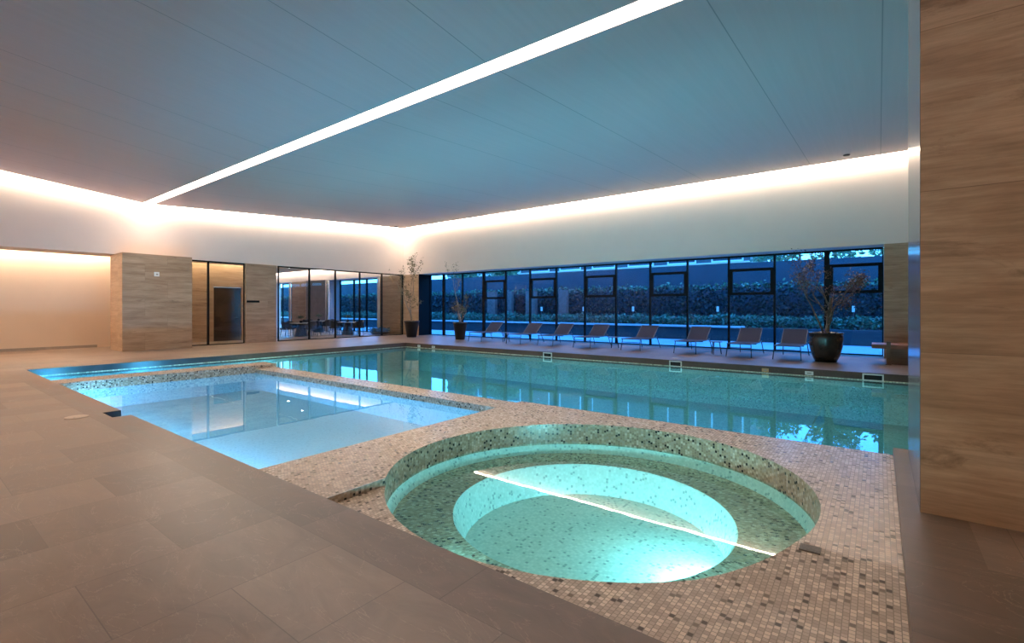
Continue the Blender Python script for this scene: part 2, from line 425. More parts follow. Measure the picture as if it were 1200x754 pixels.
# light hidden behind the plaster beam, washing the peach wall
cv = thing('cove_light', 'hidden strip washing the warm plain wall at far left', 'light', (-24.0, -.5, 3.4), group='cove lights')
b = MB(); b.box(-24.14, YB + .2, 3.86, -23.94, 5.4, 3.89); obj('led_strip', b, emit('wall_wash_led', (1., .78, .58), 55.), cv)
cv = thing('cove_light', 'hidden strip washing the stone wall above the dark door', 'light', (-24.0, 8.5, 3.4), group='cove lights')
b = MB(); b.box(-24.14, 5.6, 3.86, -23.98, 11.9, 3.89); obj('led_strip', b, emit('corridor_led', (1., .9, .66), 42.), cv)
# corridor end wall / lounge divider
b = MB(); b.box(-38, 11.85, 0, -24.4, 12.0, 4.16); struct('wall_lounge_side', b, M['plaster'])

# door in corridor wall
d = MB(); d.box(-24.36, 9.2, 0, -24.24, 10.39, 2.49); dr = struct('door_1', d, M['door'])
h = MB(); h.tube([(-24.24, 10.22, 1.08), (-24.17, 10.22, 1.08), (-24.17, 10.08, 1.08)], .014); obj('door_handle', h, M['chrome'], dr)
b = MB(); b.box(XL + .05, 9.6, 1.77, XL + .085, 10.13, 1.86)
o = obj('handrail', b, M['black']); tag(o, 'short black bar fixed to the pale stone panel right of the door', 'bar')
o = thing('wall_box', 'small white square socket high on the stone pier', 'fitting', (-20.95, 6.05, 2.76))
b = MB(); b.box(-20.95, 5.98, 2.68, -20.93, 6.14, 2.84); obj('plate', b, M['white_plastic'], o)
b = MB(); b.box(-20.93, 6.04, 2.73, -20.922, 6.1, 2.78); obj('socket', b, M['baseboard'], o)

# ------------------------------------------------------------------ glazing
wn = [0]
def glazed(axis, a0, a1, pos, z0, z1, mat, fw=.03, dep=.05, vent=None, mull=None):
    """one framed panel; axis 'x' = lies along X at Y=pos, 'y' = lies along Y at X=pos"""
    wn[0] += 1
    def bx(mb, p0, q0, p1, q1, d0=-dep, d1=dep):
        if axis == 'x': mb.box(p0, pos + d0, q0, p1, pos + d1, q1)
        else: mb.box(pos + d0, p0, q0, pos + d1, p1, q1)
    mb = MB(); mw = mull or fw
    bx(mb, a0, z0, a0 + mw, z1); bx(mb, a1 - fw, z0, a1, z1)
    bx(mb, a0 + mw, z0, a1 - fw, z0 + .035); bx(mb, a0 + mw, z1 - .06, a1 - fw, z1)
    root = struct('window_%d' % wn[0], mb, M['black'])
    if vent:
        v0, v1 = vent; t = .1
        mb = MB(); bx(mb, a0 + mw, v0, a1 - fw, v0 + t); bx(mb, a0 + mw, v1 - t, a1 - fw, v1)
        bx(mb, a0 + mw, v0 + t, a0 + mw + t, v1 - t); bx(mb, a1 - fw - t, v0 + t, a1 - fw, v1 - t)
        obj('vent_frame', mb, M['black'], root)
        mb = MB(); bx(mb, a0 + mw + t, v0 + t, a1 - fw - t, v1 - t, -.004, .004); bx(mb, a0 + mw, z0 + .035, a1 - fw, v0, -.004, .004); bx(mb, a0 + mw, v1, a1 - fw, z1 - .06, -.004, .004)
        obj('pane', mb, mat, root)
    else:
        mb = MB(); bx(mb, a0 + mw, z0 + .035, a1 - fw, z1 - .06, -.004, .004); obj('pane', mb, mat, root)
    return root
xs = [-20.58, -19.54, -18.06, -16.57, -15.05, -13.55, -12.04, -10.53, -9.01, -7.49, -5.98, -4.46, -2.94, -1.43, .11]
vents = {3, 5, 7, 9, 11, 13}
for i in range(len(xs) - 1):
    glazed('x', xs[i], xs[i + 1], 19.2, 0, 3.45, M['glass'], fw=.03, mull=(.12 if i in (1, 3, 13) else .04), vent=(2.0, 2.97) if i in vents else None)
YL = [(7.36, 8.11), (8.11, 9.53), (11.0, 12.52), (12.52, 13.92), (13.92, 15.36), (15.36, 16.79), (16.79, 18.26)]
for a0, a1 in YL: glazed('y', a0, a1, XL - .02, 0, 3.47, M['glass_clear'], fw=.03, dep=.035, mull=.04)
# lounge windows
for a0, a1 in ((-37.5, -36.0), (-36.0, -34.4), (-29.6, -28.0), (-28.0, -26.6), (-26.6, -25.2), (-25.2, -24.1)):
    glazed('x', a0, a1, 19.2, 0, 3.45, M['glass'], fw=.05)

# ------------------------------------------------------------------ lounge shell
b = MB(); b.box(-38, 12.0, 4.16, XL - .25, 18.0, 4.3); struct('ceiling_lounge', b, plain('lounge_ceiling_paint', (.42, .42, .43), .7))
b = MB(); b.box(-38, YR, 3.45, XL - .25, YR + .2, 4.5); struct('wall_lounge_fascia', b, M['plaster'])
b = MB(); b.box(-38, 18.0, 4.42, XL - .25, YR, 4.5); struct('trim_6', b, M['plaster'])
cv = thing('cove_light', 'cove strip washing the white beam inside the lounge', 'light', (-30, 18.1, 4.35), group='cove lights')
b = MB(); b.box(-37.5, 18.08, 4.3, XL - .4, 18.22, 4.33); obj('led_strip', b, M['lounge_cove'], cv)
b = MB(); b.box(-38.2, 9, 0, -38, 19.3, 4.5); struct('wall_lounge_end', b, M['plaster'])
b = MB(); b.box(-34.4, YR, 0, -32.3, YR + .95, 3.45); struct('wall_lounge_pier', b, M['trav'])
b = MB(); b.box(-32.0, YR - .25, 0, -29.6, YR + .95, 3.45); struct('wall_lounge_column', b, plain('grey_clad_stone', (.30, .27, .27), .5, var=.1, scale=3))
b = MB(); b.box(-24.1, YR, 0, -22.15, YR + .95, 3.45); struct('wall_lounge_corner', b, M['trav'])
for k, (x, y, lb) in enumerate(((-24.08, YR - .1, 'slim white curtain at the right end of the lounge windows'), (-29.5, YR - .1, 'slim white curtain beside the grey lounge column, its right side'), (-32.15, YR - .1, 'slim white curtain between the two lounge piers'), (-34.5, YR - .1, 'slim white curtain left of the brown lounge pier'))):
    b = MB(); n = 26  # narrow pleated white strip, floor to window head
    top = [(x - .09 + .18 * i / n, y + .035 * math.sin(i * 1.6), 0) for i in range(n + 1)]
    for i in range(n):
        p, q = top[i], top[i + 1]
        b.face([(p[0], p[1], .02), (q[0], q[1], .02), (q[0], q[1], 3.4), (p[0], p[1], 3.4)])
        b.face([(p[0], p[1] + .02, 3.4), (q[0], q[1] + .02, 3.4), (q[0], q[1] + .02, .02), (p[0], p[1] + .02, .02)])
    o = obj('curtain', b, M['curtain'], None, True); tag(o, lb, 'curtain', 'lounge curtains')
for k, (x, y, lb) in enumerate(((-33.5, 15.3, 'leftmost round downlight in the lounge ceiling'), (-30.5, 16.0, 'round downlight in the lounge ceiling, right of the leftmost one'), (-27, 15, 'downlight in the lounge ceiling nearest the glass'))):
    o = thing('downlight', lb, 'light', (x, y, 4.15), group='lounge downlights')
    b = MB(); b.lathe([(.09, 0), (.09, .02), (.06, .02), (.06, 0), (.09, 0)], (x, y, 4.138), 20); obj('rim', b, M['white_plastic'], o)
    b = MB(); b.lathe([(0, 0), (.06, 0), (.06, .015), (0, .015)], (x, y, 4.14), 20); obj('lens', b, M['downlight'], o)

# ------------------------------------------------------------------ pools
ZW = -.18
# main pool
sp = thing('swimming_pool', 'large teal main swimming pool in front of the window row', 'pool', (-8, 10, ZW))
DM = -1.15
b = MB()
def wallq(b, x0, y0, x1, y1, z0, z1):
    b.face([(x0, y0, z0), (x1, y1, z0), (x1, y1, z1), (x0, y0, z1)])
b.face([(-16.6, 2.13, DM), (-13.8, 2.13, DM), (-13.8, 6.45, DM), (-16.6, 6.45, DM)])
b.face([(-16.6, 6.45, DM), (1.6, 6.45, DM), (1.6, 14, DM), (-16.6, 14, DM)])
obj('pool_floor', b, M['mos_teal'], sp)
b = MB()
wallq(b, 1.6, 14, -16.6, 14, DM, ZW - .0); wallq(b, -16.6, 14, -16.6, 2.13, DM, ZW); wallq(b, -16.6, 2.13, -13.8, 2.13, DM, ZW)
wallq(b, -13.8, 2.13, -13.8, 6.45, DM, -.1); wallq(b, -13.8, 6.47, -4.85, 6.47, DM, ZD - .02); wallq(b, -4.85, 6.62, .12, 6.62, DM, ZD - .02); wallq(b, -4.85, 6.45, -4.85, 6.62, DM, ZD - .02)
wallq(b, 1.6, 6.62, 1.6, 14, DM, ZW); wallq(b, .12, 6.62, 1.6, 6.62, DM, ZW)
obj('pool_wall', b, M['mos_teal'], sp)
b = MB()
wallq(b, 1.6, 13.985, -16.585, 13.985, ZW - .01, ZW + .018); wallq(b, -16.585, 13.985, -16.585, 2.13, ZW - .01, ZW + .018)
obj('waterline_tile', b, M['mos_cream'], sp)
b = MB()
b.face([(-16.6, 2.13, ZW), (-13.8, 2.13, ZW), (-13.8, 6.45, ZW), (-16.6, 6.45, ZW)])
b.face([(-16.6, 6.45, ZW), (1.6, 6.45, ZW), (1.6, 14, ZW), (-16.6, 14, ZW)])
obj('water', b, M['w_main'], sp)
# stone risers between deck and water
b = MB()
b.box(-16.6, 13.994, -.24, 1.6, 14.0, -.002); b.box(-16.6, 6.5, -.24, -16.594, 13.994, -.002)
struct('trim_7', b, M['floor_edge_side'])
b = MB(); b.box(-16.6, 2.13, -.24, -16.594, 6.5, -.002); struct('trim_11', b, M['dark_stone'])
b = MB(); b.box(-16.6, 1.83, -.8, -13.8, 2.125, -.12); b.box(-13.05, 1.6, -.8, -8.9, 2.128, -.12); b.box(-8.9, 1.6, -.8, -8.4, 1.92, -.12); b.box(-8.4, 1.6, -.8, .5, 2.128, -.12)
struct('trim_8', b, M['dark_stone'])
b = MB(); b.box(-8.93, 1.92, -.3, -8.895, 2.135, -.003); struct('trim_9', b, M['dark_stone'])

# paddling pool
kp = thing('paddling_pool', 'shallow bright blue paddling pool beside the brown stone deck', 'pool', (-9, 4, ZW))
KX0, KX1, KY0, KY1, KZ, DK = -13.05, -4.85, 2.13, 5.95, -.19, -.62
b = MB(); b.face([(KX0, 1.92, DK), (KX1, 1.92, DK), (KX1, KY1, DK), (KX0, KY1, DK)]); obj('pool_floor', b, M['mos_white'], kp)
b = MB(); wallq(b, KX1, KY1 - .002, KX0, KY1 - .002, DK, KZ - .001); wallq(b, KX0 + .002, KY1, KX0 + .002, KY0, DK, KZ - .001); wallq(b, KX1 - .002, KY0, KX1 - .002, KY1, DK, KZ - .001); wallq(b, KX0, KY0 + .002, KX1, KY0 + .002, DK, KZ)
obj('pool_wall', b, M['mos_white'], kp)
b = MB(); b.face([(KX0, KY0, KZ), (KX1, KY0, KZ), (KX1, KY1, KZ), (KX0, KY1, KZ)]); b.face([(-8.9, 1.92, KZ), (-8.4, 1.92, KZ), (-8.4, KY0, KZ), (-8.9, KY0, KZ)]); obj('water', b, M['w_kid'], kp)

# mosaic deck: surrounds the tub, divides the pools
TC, TR = (-2.27, 4.22), 1.84
XS = -3.66
def deck_z(x, y):
    if x < XS: return ZD
    if x < TC[0]: return -.15 if y < 3.4 else ZD
    t = (y - 3.0) / .75
    return -.15 + .07 * max(0., min(1., t))
md = thing('mosaic_deck', 'beige mosaic tiled deck with dark flecks around the round hot tub', 'deck', (-2.3, 5, ZD))
b = MB()
X0, X1, Y0, Y1 = -4.85, .12, 2.13, 6.62
n = 128
def ray_rect(a):
    dx, dy = math.cos(a), math.sin(a); ts = []
    if dx > 1e-9: ts.append((X1 - TC[0]) / dx)
    if dx < -1e-9: ts.append((X0 - TC[0]) / dx)
    if dy > 1e-9: ts.append((Y1 - TC[1]) / dy)
    if dy < -1e-9: ts.append((Y0 - TC[1]) / dy)
    t = min(ts); return (TC[0] + dx * t, TC[1] + dy * t)
angs = [2 * PI * k / n for k in range(n)]
for cx, cy in ((X0, Y0), (X1, Y0), (X0, Y1), (X1, Y1)): angs.append(math.atan2(cy - TC[1], cx - TC[0]) % (2 * PI))
CR = (.795, .607)
def rimp(a, r=None):
    r = r or TR; x, y = r * math.cos(a), r * math.sin(a); k = (x * CR[0] + y * CR[1]) * .062
    return (TC[0] + x + CR[0] * k, TC[1] + y + CR[1] * k)
aS0 = min((math.radians(180 + q / 20.) for q in range(0, 1800)), key=lambda a: abs(rimp(a)[0] - XS))      # where the step meets the rim
angs.append(aS0); aS1 = math.atan2(Y0 - TC[1], XS - TC[0]) % (2 * PI); angs.append(aS1)
angs = sorted(set(round(a, 6) for a in angs))
rim = {}
for i, a in enumerate(angs):
    a2 = angs[(i + 1) % len(angs)]; am = a + (((a2 - a) % (2 * PI)) / 2)
    p = rimp(a); q = rimp(a2)
    P, Q = ray_rect(a), ray_rect(a2)
    # split radially so that the step line and the gentle fall are followed
    K = 10
    for k in range(K):
        def at(s, E, t): return (s[0] + (E[0] - s[0]) * t, s[1] + (E[1] - s[1]) * t)
        c = [at(p, P, k / K), at(p, P, (k + 1) / K), at(q, Q, (k + 1) / K), at(q, Q, k / K)]
        mx = sum(v[0] for v in c) / 4; my = sum(v[1] for v in c) / 4
        if min(v[0] for v in c) < XS - 1e-4 and max(v[0] for v in c) > XS + 1e-4 and my < 3.3:
            # clip the quad at the step line
            for side in (-1, 1):
                poly = []
                for j in range(4):
                    A, B = c[j], c[(j + 1) % 4]
                    ia, ib = (A[0] - XS) * side >= 0, (B[0] - XS) * side >= 0
                    if ia: poly.append(A)
                    if ia != ib:
                        t = (XS - A[0]) / (B[0] - A[0]); poly.append((XS, A[1] + (B[1] - A[1]) * t))
                if len(poly) >= 3:
                    z = ZD if side < 0 else -.15
                    b.face([(v[0], v[1], z) for v in poly])
        else:
            low = mx > XS
            zz = [(deck_z(v[0], v[1]) if low else ZD) if not (low and my < 3.3 and mx < TC[0]) else -.15 for v in c]
            b.face([(v[0], v[1], z) for v, z in zip(c, zz)])
obj('tiled_surface', b, M['mos_tan'], md)
b = MB()
yS = rimp(aS0)[1]
b.face([(XS + .001, Y0, -.16), (XS + .001, yS, -.16), (XS + .001, yS, ZD), (XS + .001, Y0, ZD)])
obj('step_riser', b, M['mos_mix'], md)
b = MB(); b.box(-.42, 3.66, -.11, -.30, 3.76, -.079); 
obj('drain_cover', b, plain('dark_mosaic_drain', (.12, .1, .08), .5, var=.5, scale=60), md)['label'] = 'small dark drain cover set in the mosaic'
# divider walls
dv = thing('pool_divider', 'low mosaic divider wall between paddling pool and main pool', 'wall', (-9, 6.2, ZD))
b = MB(); b.face([(-13.05, KY1, ZD), (X0, KY1, ZD), (X0, 6.47, ZD), (-13.05, 6.47, ZD)]); obj('top_tiles', b, M['mos_tan'], dv)
b = MB(); wallq(b, X0, KY1, -13.05, KY1, KZ - .02, ZD); obj('side_tiles', b, M['mos_mix'], dv)
dv = thing('pool_divider', 'raised mosaic cross wall at the far left end of the paddling pool', 'wall', (-13.4, 4, 0))
b = MB(); b.face([(-13.8, 2.13, 0), (-13.05, 2.13, 0), (-13.05, 6.5, 0), (-13.8, 6.5, 0)]); obj('top_tiles', b, M['mos_tan'], dv)
b = MB(); wallq(b, -13.05, 5.95, -13.05, 2.13, KZ - .02, 0); wallq(b, -13.05, 6.5, -13.05, 5.95, ZD - .2, 0); wallq(b, -13.8, 6.5, -13.05, 6.5, -.5, 0); wallq(b, -13.8, 2.13, -13.8, 6.5, -.5, 0)
obj('side_tiles', b, M['mos_mix'], dv)

# round hot tub
ht = thing('hot_tub', 'round turquoise hot tub sunk into the mosaic deck in the foreground', 'hot tub', (TC[0], TC[1], ZD))
ZT, ZBN, ZTF = -.335, -.46, -.80
nseg = 128
b = MB()
for k in range(nseg):
    a0, a1 = 2 * PI * k / nseg, 2 * PI * (k + 1) / nseg
    def P(a, z): return rimp(a) + (z,)
    def top(a):
        x, y = rimp(a); am = (a0 + a1) / 2
        xm = rimp(am)[0]
        if xm < XS or y > TC[1]: return ZD
        return deck_z(max(x, XS + .001), y)
    t0, t1 = top(a0), top(a1)
    b.face([P(a1, ZT - .02), P(a0, ZT - .02), P(a0, t0), P(a1, t1)], [(a1 * TR, ZT), (a0 * TR, ZT), (a0 * TR, t0), (a1 * TR, t1)])
obj('rim_wall', b, M['mos_mix'], ht, True)
def ring(b, r0, z0, r1, z1, ell=(1, 1)):
    for k in range(nseg):
        a0, a1 = 2 * PI * k / nseg, 2 * PI * (k + 1) / nseg
        f = lambda a, r, e: rimp(a, r) if e else (TC[0] + r * math.cos(a), TC[1] + r * math.sin(a))
        A, B, C_, D = f(a0, r0, ell[0]), f(a1, r0, ell[0]), f(a1, r1, ell[1]), f(a0, r1, ell[1])
        s = math.hypot(r1 - r0, z1 - z0)
        b.face([A + (z0,), B + (z0,), C_ + (z1,), D + (z1,)], [(a0 * TR, 0), (a1 * TR, 0), (a1 * TR, s), (a0 * TR, s)])
b = MB(); ring(b, TR, ZT - .02, TR - .05, ZBN); obj('back_wall', b, M['mos_pool'], ht, True)
RB = 1.33
b = MB(); ring(b, TR - .05, ZBN, RB, ZBN, (1, 0)); obj('seat_ledge', b, M['mos_mix'], ht, False)
b = MB(); b.lathe([(RB, ZBN), (RB - .02, ZBN - .02), (RB - .1, ZTF)], (TC[0], TC[1], 0), nseg, True); obj('well_wall', b, M['mos_pool'], ht, True)
b = MB(); b.face([(TC[0] + (RB - .1) * math.cos(2 * PI * k / nseg), TC[1] + (RB - .1) * math.sin(2 * PI * k / nseg), ZTF) for k in range(nseg)]); obj('tub_floor', b, M['mos_pool'], ht)
b = MB(); b.face([rimp(2 * PI * k / nseg) + (ZT,) for k in range(nseg)]); obj('water', b, M['w_tub'], ht)

def area(name, loc, direction, sx, sy, power, col, parent=None):
    ld = bpy.data.lights.new(name, 'AREA'); ld.shape = 'RECTANGLE'; ld.size = sx; ld.size_y = sy; ld.energy = power; ld.color = col
    o = bpy.data.objects.new(name, ld); COL.objects.link(o)
    d = Vector(direction).normalized(); off = origin_of(parent) if parent is not None else Vector((0, 0, 0))
    o.rotation_euler = d.to_track_quat('-Z', 'Y').to_euler(); o.location = Vector(loc) - off
    if parent is not None: o.parent = parent
    return o
def lamp(pool, x, y, z, d, mat, col, power, r=.09, size=.16):
    b = MB(); d = Vector(d).normalized(); c = Vector((x, y, z))
    b.tube([c, c + d * .02], r, 20); obj('underwater_lamp', b, mat, pool)
    area('lamp_light', c + d * .03, d, size, size, power, col, pool)
BLU = (.22, .64, 1.); CYN = (.28, .86, 1.); TEAL = (.42, .84, 1.)
# hot tub lamps
for ang, pw in ((-10, 58),):
    a = math.radians(ang); r = RB - .08
    lamp(ht, TC[0] + r * math.cos(a), TC[1] + r * math.sin(a), -.64, (-math.cos(a - .45), -math.sin(a - .45), -.15), M['lamp_cyan'], CYN, pw, .07, .12)
for k in (-100, -60, -25):
    a = math.radians(k)
    lamp(ht, TC[0] + (TR - .03) * math.cos(a), TC[1] + (TR - .03) * math.sin(a), -.40, (-math.cos(a), -math.sin(a), -.04), M['lamp_cyan'], CYN, 9.5, .03, .06)
# paddling pool lamps
for x, pw in ((-12.4, 50), (-11.0, 55), (-9.5, 70), (-7.9, 60), (-6.6, 55), (-5.4, 45)):
    lamp(kp, x, KY0 + .01, -.42, (0, 1, -.06), M['lamp_blue'], BLU, pw)
# channel and main pool lamps
for y in (3.0, 5.2): lamp(sp, -13.81, y, -.5, (-1, 0, -.45), M['lamp_blue'], (.12, .55, 1.), 150)
for x in (-15.2, -12.4, -9.6, -6.8, -4.0, -1.2): lamp(sp, x, 6.64, -.6, (0, 1, 0), M['lamp_cyan'], TEAL, 88)

# wall fittings in the far riser (fixed parts of the pool)
def skimmer(x, w, z0, z1, lb):
    t = .03; b = MB(); y0, y1 = 13.97, 13.994
    b.box(x - w / 2, y0, z0, x - w / 2 + t, y1, z1); b.box(x + w / 2 - t, y0, z0, x + w / 2, y1, z1)
    b.box(x - w / 2 + t, y0, z1 - t, x + w / 2 - t, y1, z1); b.box(x - w / 2 + t, y0, z0, x + w / 2 - t, y1, z0 + t * .6)
    o = obj('skimmer', b, M['white_plastic'], sp); o['label'] = lb
    b = MB(); b.box(x - w / 2 + t, 13.985, z0 + t * .6, x + w / 2 - t, 13.9938, z1 - t); obj('skimmer_mouth', b, M['dark_void'], o)
skimmer(-9.13, .36, -.178, -.02, 'white skimmer frame, leftmost of three')
skimmer(-4.70, .36, -.178, -.02, 'white skimmer frame in the middle of the far edge')
skimmer(-.11, .40, -.178, -.02, 'white skimmer frame near the bench')
amber = plain('amber_plate', (.6, .35, .15), .4)
for x, w, mt, lb in ((-15.72, .16, M['white_plastic'], 'small white jet plate nearest the far corner'), (-14.83, .18, M['white_plastic'], 'small white jet plate, second from the far corner'),
                 (-2.36, .16, amber, 'small amber jet plate'), (-1.38, .18, M['white_plastic'], 'small pale jet plate below the big pot')):
    b = MB(); b.box(x - w / 2, 13.983, -.15, x + w / 2, 13.994, -.06); o = obj('jet_plate', b, mt, sp); o['label'] = lb
    b = MB(); b.box(x - w / 4, 13.975, -.12, x + w / 4, 13.983, -.09); obj('jet_slot', b, M['baseboard'], o)
def lid(x, y, r, lb):
    o = thing('deck_drain', lb, 'drain', (x, y, 0), group='round deck drains')
    b = MB(); b.lathe([(r, 0), (r, .008), (r - .012, .012), (0, .012)], (x, y, 0), 40); obj('cover', b, plain('cream_plastic', (.55, .44, .36), .4, var=.03), o)
    b = MB(); b.lathe([(.012, .0121), (.012, .015), (0, .015)], (x + r * .7, y - r * .3, 0), 12); obj('screw', b, M['baseboard'], o)
lid(-8.8, 1.62, .13, 'round cream drain lid set in the brown deck near the paddling pool')
lid(-9.5, 14.72, .13, 'round white drain lid in the far deck behind the left skimmer')
lid(-4.87, 14.56, .13, 'round white drain lid in the far deck behind the middle skimmer')
for x, y, z, lb in ((-.76, 17.3, 6.065, 'dark round ceiling detector near the stone pillar'), (-21.2, 17.2, 6.05, 'small ceiling detector in the far corner of the room')):
    o = thing('detector', lb, 'detector', (x, y, z), group='ceiling detectors')
    b = MB(); b.lathe([(0, -.05), (.07, -.045), (.09, -.02), (.09, .04)], (x, y, z), 24); obj('body', b, M['frame'], o)
    b = MB(); b.lathe([(.09, -.005), (.12, .0), (.12, .045)], (x, y, z), 24); obj('base', b, M['baseboard'], o)

# ------------------------------------------------------------------ loungers
def make_lounger():
    root = thing('sun_lounger', '', 'sun lounger', (0, 0, 0), 0, 'sun loungers beside the windows')
    W, zs = .33, .40; foot, hinge, hz = 0.0, 1.33, .40; bt, bz = 1.88, .84
    b = MB(); nx, ny = 4, 10                      # sling seat, slight sag
    def sheet_(b, y0, z0, y1, z1, sag):
        ny = 8; nx = 6; th = .012
        g = {}
        for s in (0, 1):
            for j in range(ny + 1):
                for i in range(nx + 1):
                    u, v = i / nx, j / ny
                    z = z0 + (z1 - z0) * v - sag * math.sin(PI * u) * math.sin(PI * v) - s * th
                    g[s, j, i] = (-W + 2 * W * u, y0 + (y1 - y0) * v, z)
        for j in range(ny):
            for i in range(nx):
                b.face([g[0, j, i], g[0, j, i + 1], g[0, j + 1, i + 1], g[0, j + 1, i]])
                b.face([g[1, j, i], g[1, j + 1, i], g[1, j + 1, i + 1], g[1, j, i + 1]])
        for j in range(ny):
            for i in (0, nx): b.face([g[0, j, i], g[0, j + 1, i], g[1, j + 1, i], g[1, j, i]])
        for i in range(nx):
            for j in (0, ny): b.face([g[0, j, i], g[0, j, i + 1], g[1, j, i + 1], g[1, j, i]])
    sheet_(b, foot, zs + .03, hinge, hz + .02, .02); obj('seat', b, M['fabric'], root, True)
    b = MB(); sheet_(b, hinge, hz + .02, bt, bz, .01); obj('backrest', b, M['fabric'], root, True)
    b = MB(); r = .014
    for s in (-1, 1): b.tube([(s * W, foot, zs + .02), (s * W, hinge, hz), (s * W, 1.75, zs + .03)], r)
    b.tube([(-W, foot, zs + .02), (W, foot, zs + .02)], r); b.tube([(-W, 1.75, zs + .03), (W, 1.75, zs + .03)], r); b.tube([(-W, .95, zs - .03), (W, .95, zs - .03)], r)
    obj('seat_frame', b, M['frame'], root)
    b = MB()
    for s in (-1, 1): b.tube([(s * W, hinge, hz + .01), (s * W, bt + .01, bz)], r)
    b.tube([(-W, bt + .01, bz), (W, bt + .01, bz)], r)
    obj('back_frame', b, M['frame'], root)
    b = MB()
    for s in (-1, 1): b.tube([(s * (W - .05), 1.62, .62), (s * (W - .05), 1.8, .42)], .01)
    b.tube([(-W + .05, 1.62, .62), (W - .05, 1.62, .62)], .01)
    obj('back_support', b, M['frame'], root)
    for s in (-1, 1):
        b = MB(); b.tube([(s * W, .1, zs + .02), (s * (W + .03), .02, .012)], r); obj('leg', b, M['frame'], root)
        b = MB(); b.tube([(s * W, 1.72, zs + .03), (s * (W + .03), 1.98, .012)], r); obj('leg', b, M['frame'], root)
        # mid brace between front leg and frame
    b = MB(); b.tube([(-W - .01, .07, .3), (W + .01, .07, .3)], .01); obj('stretcher', b, M['frame'], root)
    return root
proto = make_lounger()
lspots = [(-14.55, 16.25, .10, 'mauve grey sun lounger nearest the far corner, right of the narrow black planter'),
          (-12.25, 16.1, .06, 'second sun lounger from the far corner, right of the small side table'),
          (-10.68, 16.15, .05, 'third sun lounger from the far corner, level with the left skimmer'),
          (-8.98, 16.1, .05, 'fourth sun lounger from the far corner, just left of a side table'),
          (-7.02, 16.1, .0, 'fifth sun lounger from the far corner, just right of the middle side table'),
          (-5.1, 16.05, .0, 'third sun lounger left of the big round pot, above the middle skimmer'),
          (-3.42, 15.9, .0, 'second sun lounger left of the big round pot'),
          (-2.12, 15.85, .0, 'sun lounger right beside the big round pot')]
for i, (x, y, rz, lb) in enumerate(lspots):
    o = proto if i == 0 else dup(proto, (x, y, 0), rz)
    o.location = (x, y, 0); o.rotation_euler = (0, 0, rz); o['label'] = lb
def side_table(x, y, lb):
    o = thing('side_table', lb, 'side table', (x, y, 0), group='side tables between the loungers')
    b = MB(); b.lathe([(0, .40), (.2, .40), (.21, .41), (.2, .42), (0, .42)], (x, y, 0), 28); obj('table_top', b, M['frame'], o)
    for a in (.4, 2.5, 4.6):
        b = MB(); b.tube([(x + .12 * math.cos(a), y + .12 * math.sin(a), .402), (x + .18 * math.cos(a), y + .18 * math.sin(a), .005)], .016); obj('leg', b, M['frame'], o)
side_table(-13.5, 17.2, 'small dark round side table between the two loungers nearest the corner')
side_table(-8.05, 16.95, 'small dark round side table in the middle of the lounger row')
side_table(-4.28, 16.65, 'small dark round side table nearest the big round pot')

# ------------------------------------------------------------------ potted trees
def leaf(b, c, s, rr):
    d = Vector((rr.gauss(0, 1), rr.gauss(0, 1), rr.gauss(0, .7))).normalized(); u = d.orthogonal().normalized()
    u = Matrix.Rotation(rr.random() * 6.28, 3, d) @ u
    c = Vector(c); m = c + d * s * .5 + Vector((0, 0, -.08 * s)); t = c + d * s; w = s * .28
    b.face([c, m + u * w, t, m - u * w])
def branch(b, lv, p, d, ln, r, depth, rr, tips, spread=.5, seg=4):
    pts = [Vector(p)]; rs = [r]; d = Vector(d).normalized()
    for i in range(seg):
        d = (d + Vector((rr.gauss(0, .13), rr.gauss(0, .13), rr.gauss(0, .08) + .03))).normalized()
        pts.append(pts[-1] + d * ln / seg); rs.append(r * (1 - .45 * (i + 1) / seg))
        if depth <= 1: tips.append(pts[-1])
    b.tube(pts, rs, 6 if depth > 1 else 4, cap=True)
    if depth > 0:
        k = rr.randint(2, 3)
        for _ in range(k):
            q = pts[rr.randint(max(1, seg - 2), seg)]
            nd = (d + Vector((rr.gauss(0, spread), rr.gauss(0, spread), rr.gauss(.1, spread * .5)))).normalized()
            branch(b, lv, q, nd, ln * rr.uniform(.6, .8), rs[-1] * .75, depth - 1, rr, tips, spread, seg)
def potted(name, lb, x, y, prof, mat, stems, seed, nleaf, lsize, lmat, bmat, clusters=(), spread=9.):
    rr = random.Random(seed)
    root = thing(name, lb, 'potted tree', (x, y, 0))
    b = MB(); b.lathe(prof, (x, y, 0), 40); obj('pot', b, mat, root, True)
    H = max(z for r, z in prof); R = max(r for r, z in prof) - .05
    b = MB(); b.lathe([(R - .01, H - .06), (R * .5, H - .035), (0, H - .03)], (x, y, 0), 24); obj('soil', b, M['soil'], root)
    b = MB(); tips = []
    for (dx, dy, dz, ln, r, dep, sprd) in stems:
        branch(b, None, (x + dx * .12, y + dy * .12, H - .05), (dx, dy, dz), ln, r, dep, rr, tips, sprd)
    def pull(mb): mb.v = [(x + spread * math.tanh((v[0] - x) / spread), y + spread * math.tanh((v[1] - y) / spread), v[2]) for v in mb.v]
    pull(b)
    obj('branches', b, bmat, root)
    b = MB()
    for _ in range(nleaf):
        t = rr.choice(tips); leaf(b, t + Vector((rr.gauss(0, .06), rr.gauss(0, .06), rr.gauss(0, .06))), lsize * rr.uniform(.6, 1.3), rr)
    for (cx, cy, cz, sx, sz, n_) in clusters:
        for _ in range(n_):
            leaf(b, (x + cx + rr.gauss(0, sx), y + cy + rr.gauss(0, sx), cz + rr.gauss(0, sz)), lsize * rr.uniform(.6, 1.2), rr)
    pull(b)
    obj('foliage', b, lmat, root)['kind'] = 'stuff'
    return root
